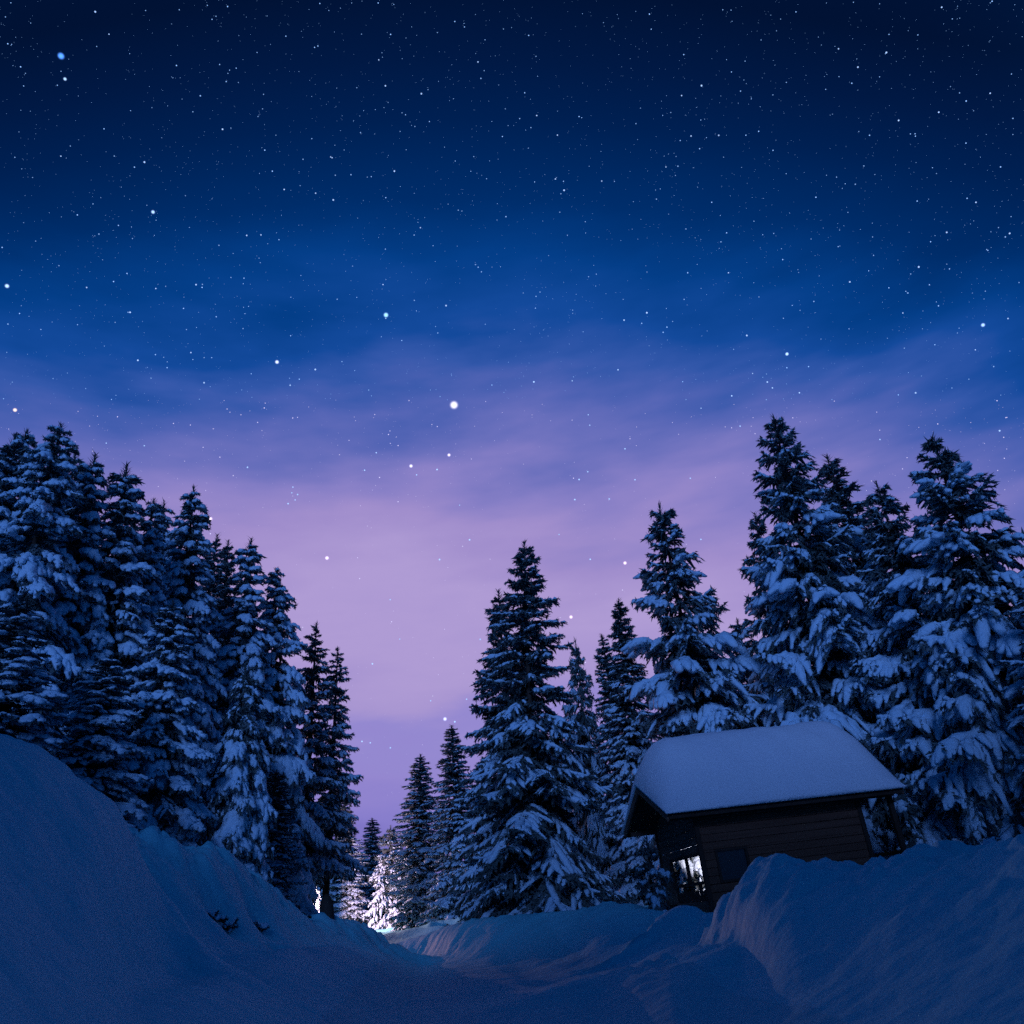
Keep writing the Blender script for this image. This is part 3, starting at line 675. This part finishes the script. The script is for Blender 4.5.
# ------------------------------------------------------------------ stars
SD = 1800.0
def star_mat(name, s):
    m = bpy.data.materials.new(name); m.use_nodes = True; t = m.node_tree; t.nodes.clear()
    e = t.nodes.new('ShaderNodeEmission'); a = t.nodes.new('ShaderNodeAttribute'); a.attribute_name = 'tint'
    t.links.new(a.outputs['Color'], e.inputs[0]); e.inputs[1].default_value = s
    o = t.nodes.new('ShaderNodeOutputMaterial'); t.links.new(e.outputs[0], o.inputs[0])
    m.cycles.emission_sampling = 'NONE'; return m
MAT['star'] = star_mat('star', 1.0)
def soft_star(name, s_):
    # soft halo painted into the emission: full in the core, gone at the rim
    m = star_mat(name, s_); t = m.node_tree
    e = [n for n in t.nodes if n.type == 'EMISSION'][0]; o_ = [n for n in t.nodes if n.type == 'OUTPUT_MATERIAL'][0]
    lw = t.nodes.new('ShaderNodeLayerWeight'); lw.inputs[0].default_value = .5
    a = t.nodes.new('ShaderNodeMath'); a.operation = 'SUBTRACT'; a.inputs[0].default_value = 1; t.links.new(lw.outputs['Facing'], a.inputs[1])
    b = t.nodes.new('ShaderNodeMath'); b.operation = 'POWER'; b.inputs[1].default_value = 8.0; t.links.new(a.outputs[0], b.inputs[0])
    tr = t.nodes.new('ShaderNodeBsdfTransparent'); mx = t.nodes.new('ShaderNodeMixShader')
    t.links.new(b.outputs[0], mx.inputs[0]); t.links.new(tr.outputs[0], mx.inputs[1]); t.links.new(e.outputs[0], mx.inputs[2]); t.links.new(mx.outputs[0], o_.inputs[0])
    return m
MAT['bright_star'] = soft_star('bright_star', 1.3)
ph = (1 + 5 ** .5) / 2
ICO = np.array([(-1, ph, 0), (1, ph, 0), (-1, -ph, 0), (1, -ph, 0), (0, -1, ph), (0, 1, ph), (0, -1, -ph), (0, 1, -ph), (ph, 0, -1), (ph, 0, 1), (-ph, 0, -1), (-ph, 0, 1)], float) / hypot(1, ph)
ICF = np.array([(0, 11, 5), (0, 5, 1), (0, 1, 7), (0, 7, 10), (0, 10, 11), (1, 5, 9), (5, 11, 4), (11, 10, 2), (10, 7, 6), (7, 1, 8), (3, 9, 4), (3, 4, 2), (3, 2, 6), (3, 6, 8), (3, 8, 9), (4, 9, 5), (2, 4, 11), (6, 2, 10), (8, 6, 7), (9, 8, 1)])
def star_pos(px, py):
    d = ray(px, py); return CP + d / np.linalg.norm(d) * SD, SD / np.linalg.norm(d) / F_PX      # position, metres per pixel
def stars(name, lst, mat='star', ball=None):
    """lst of (px, py, radius in pixels, colour)"""
    BV, BF = ball if ball else (ICO, ICF); nv = len(BV)
    n = len(lst); V = np.zeros((n, nv, 3)); C_ = np.zeros((n, nv, 4)); C_[..., 3] = 1
    for k, (px, py, r, c) in enumerate(lst):
        P, mpp = star_pos(px, py); V[k] = P + BV * r * mpp; C_[k, :, :3] = c
    Fv = (BF[None] + (np.arange(n) * nv)[:, None, None]).reshape(-1, 3)
    ctr_ = V.reshape(-1, 3).mean(0)
    o = newmesh(name, V.reshape(-1, 3) - ctr_, [Fv], MAT[mat], None, True); o.location = ctr_
    at_ = o.data.attributes.new('tint', 'FLOAT_COLOR', 'POINT'); at_.data.foreach_set('color', C_.reshape(-1).astype(np.float32))
    return o
def finer(V, F):
    V = [tuple(v) for v in V]; mid = {}; out_ = []
    def m_(a, b):
        k = (min(a, b), max(a, b))
        if k not in mid:
            v = np.array(V[a]) + np.array(V[b]); mid[k] = len(V); V.append(tuple(v / np.linalg.norm(v)))
        return mid[k]
    for a, b, c in F:
        x, y, z = m_(a, b), m_(b, c), m_(c, a); out_ += [(a, x, z), (b, y, x), (c, z, y), (x, y, z)]
    return np.array(V), np.array(out_)
BALL = finer(*finer(ICO, ICF))
BRIGHT = [
    (454, 405, 3.4, (1.1, 1.05, 1.3), 'brightest star, a white point high above the road gap'),
    (386, 315, 2.0, (.45, .95, 1.6), 'bright blue star up and to the left of the brightest star'),
    (61, 56, 2.6, (.12, .42, 1.5), 'large blue star in the upper left corner of the sky'),
    (210, 519, 2.1, (1.1, .9, 1.3), 'bright white star low over the left forest beside the needle-thin top'),
    (277, 362, 1.6, (.8, .95, 1.4), 'bluish white star left of the bright blue star, halfway down the sky'),
    (7, 286, 1.7, (.6, .9, 1.4), 'bright star at the left edge of the sky'),
    (15, 410, 1.6, (1.3, 1.0, .9), 'warm-tinted star above the left edge of the forest'),
    (153, 212, 1.5, (.5, .8, 1.4), 'blue star alone in the upper left part of the sky'),
    (65, 79, 1.3, (.5, .8, 1.4), 'small star just under the large blue corner star'),
    (327, 558, 1.6, (1.2, 1.0, 1.3), 'white star in the pink sky over the right end of the left forest'),
    (449, 455, 1.4, (1.0, .9, 1.3), 'star directly below the brightest star'),
    (411, 466, 1.5, (1.0, .95, 1.3), 'star to the lower left of the brightest star'),
    (445, 719, 1.6, (.8, .85, 1.5), 'star low in the road gap above the frosty spruces'),
    (625, 563, 1.5, (1.2, .9, 1.2), 'star close left of the lumpy-topped spruce behind the hut'),
    (571, 617, 1.5, (1.2, .9, 1.2), 'star just right of the big central spruce, above the thin top'),
    (983, 325, 1.6, (.5, .8, 1.5), 'blue star high over the right edge of the forest'),
    (787, 354, 1.4, (.6, .9, 1.5), 'blue star above the tallest ragged spruce'),
    (952, 465, 1.5, (.9, .8, 1.4), 'star right beside the feathery spike top on the right'),
]
for px, py, r, c, lab in BRIGHT:
    o = stars('star', [(px, py, r * 1.7, c)], 'bright_star', BALL); o['label'] = lab; o['category'] = 'star'; o['group'] = 'bright stars'
rng = np.random.default_rng(11)
faint = []
MID = [(109, 34), (60, 157), (95, 12), (223, 130), (196, 284), (145, 162), (284, 190), (334, 200), (378, 60), (386, 85), (421, 228), (421, 94), (477, 62), (333, 157), (316, 194), (330, 157), (395, 172), (447, 305), (384, 285), (246, 236), (260, 234), (87, 287),
       (156, 289), (130, 312), (137, 361), (191, 352), (205, 383), (316, 370), (385, 318), (291, 385), (107, 443), (144, 446), (292, 492), (295, 499), (289, 503), (293, 488), (297, 494), (248, 468), (365, 470), (376, 453), (416, 475), (437, 470), (460, 505), (681, 95), (701, 86), (838, 49), (886, 52), (858, 67), (898, 120), (938, 113),
       (991, 93), (941, 8), (691, 136), (718, 136), (666, 166), (564, 191), (557, 135), (536, 115), (555, 178), (602, 181), (729, 273), (625, 321), (646, 313), (747, 335), (787, 354), (849, 282), (918, 266), (947, 233), (1010, 233), (975, 203), (902, 313), (572, 381), (590, 425), (533, 381), (618, 370), (752, 374), (772, 388), (768, 383), (731, 396), (702, 408), (589, 415), (587, 472), (626, 449), (741, 426), (760, 442),
       (800, 392), (915, 392), (976, 350), (1008, 318), (580, 480), (575, 500), (560, 535), (610, 498), (390, 600), (400, 640), (440, 560), (470, 540), (480, 640), (372, 663), (371, 742), (390, 748), (362, 741), (455, 722), (466, 700), (430, 700), (590, 560), (700, 540), (690, 478), (635, 480), (880, 440), (1000, 430)]
for px, py in MID:
    b = rng.uniform(.6, .95); faint.append((px + rng.uniform(-1, 1), py + rng.uniform(-1, 1), b, np.array((.55, .85, 1.5)) * rng.uniform(.7, 1.0)))
cnt = 0
while cnt < 7500:
    px, py = rng.uniform(-140, 1164), rng.uniform(-140, 800)
    dens = .85 if py < 420 else .85 - .6 * min(1, (py - 420) / 160)
    if fbm(np.array([px / 90.]), np.array([py / 90.]), 71)[0] < -.30 + .5 * rng.random() - .25: continue
    if rng.random() > dens: continue
    r = .15 + .50 * rng.random() ** 8
    c = np.array((.42, .80, 1.6)) * rng.uniform(.5, 1.0) if py < 400 else np.array((.9, .85, 1.35)) * rng.uniform(.6, 1.0)
    faint.append((px, py, r, c)); cnt += 1
o = stars('faint_stars', faint); o['kind'] = 'stuff'
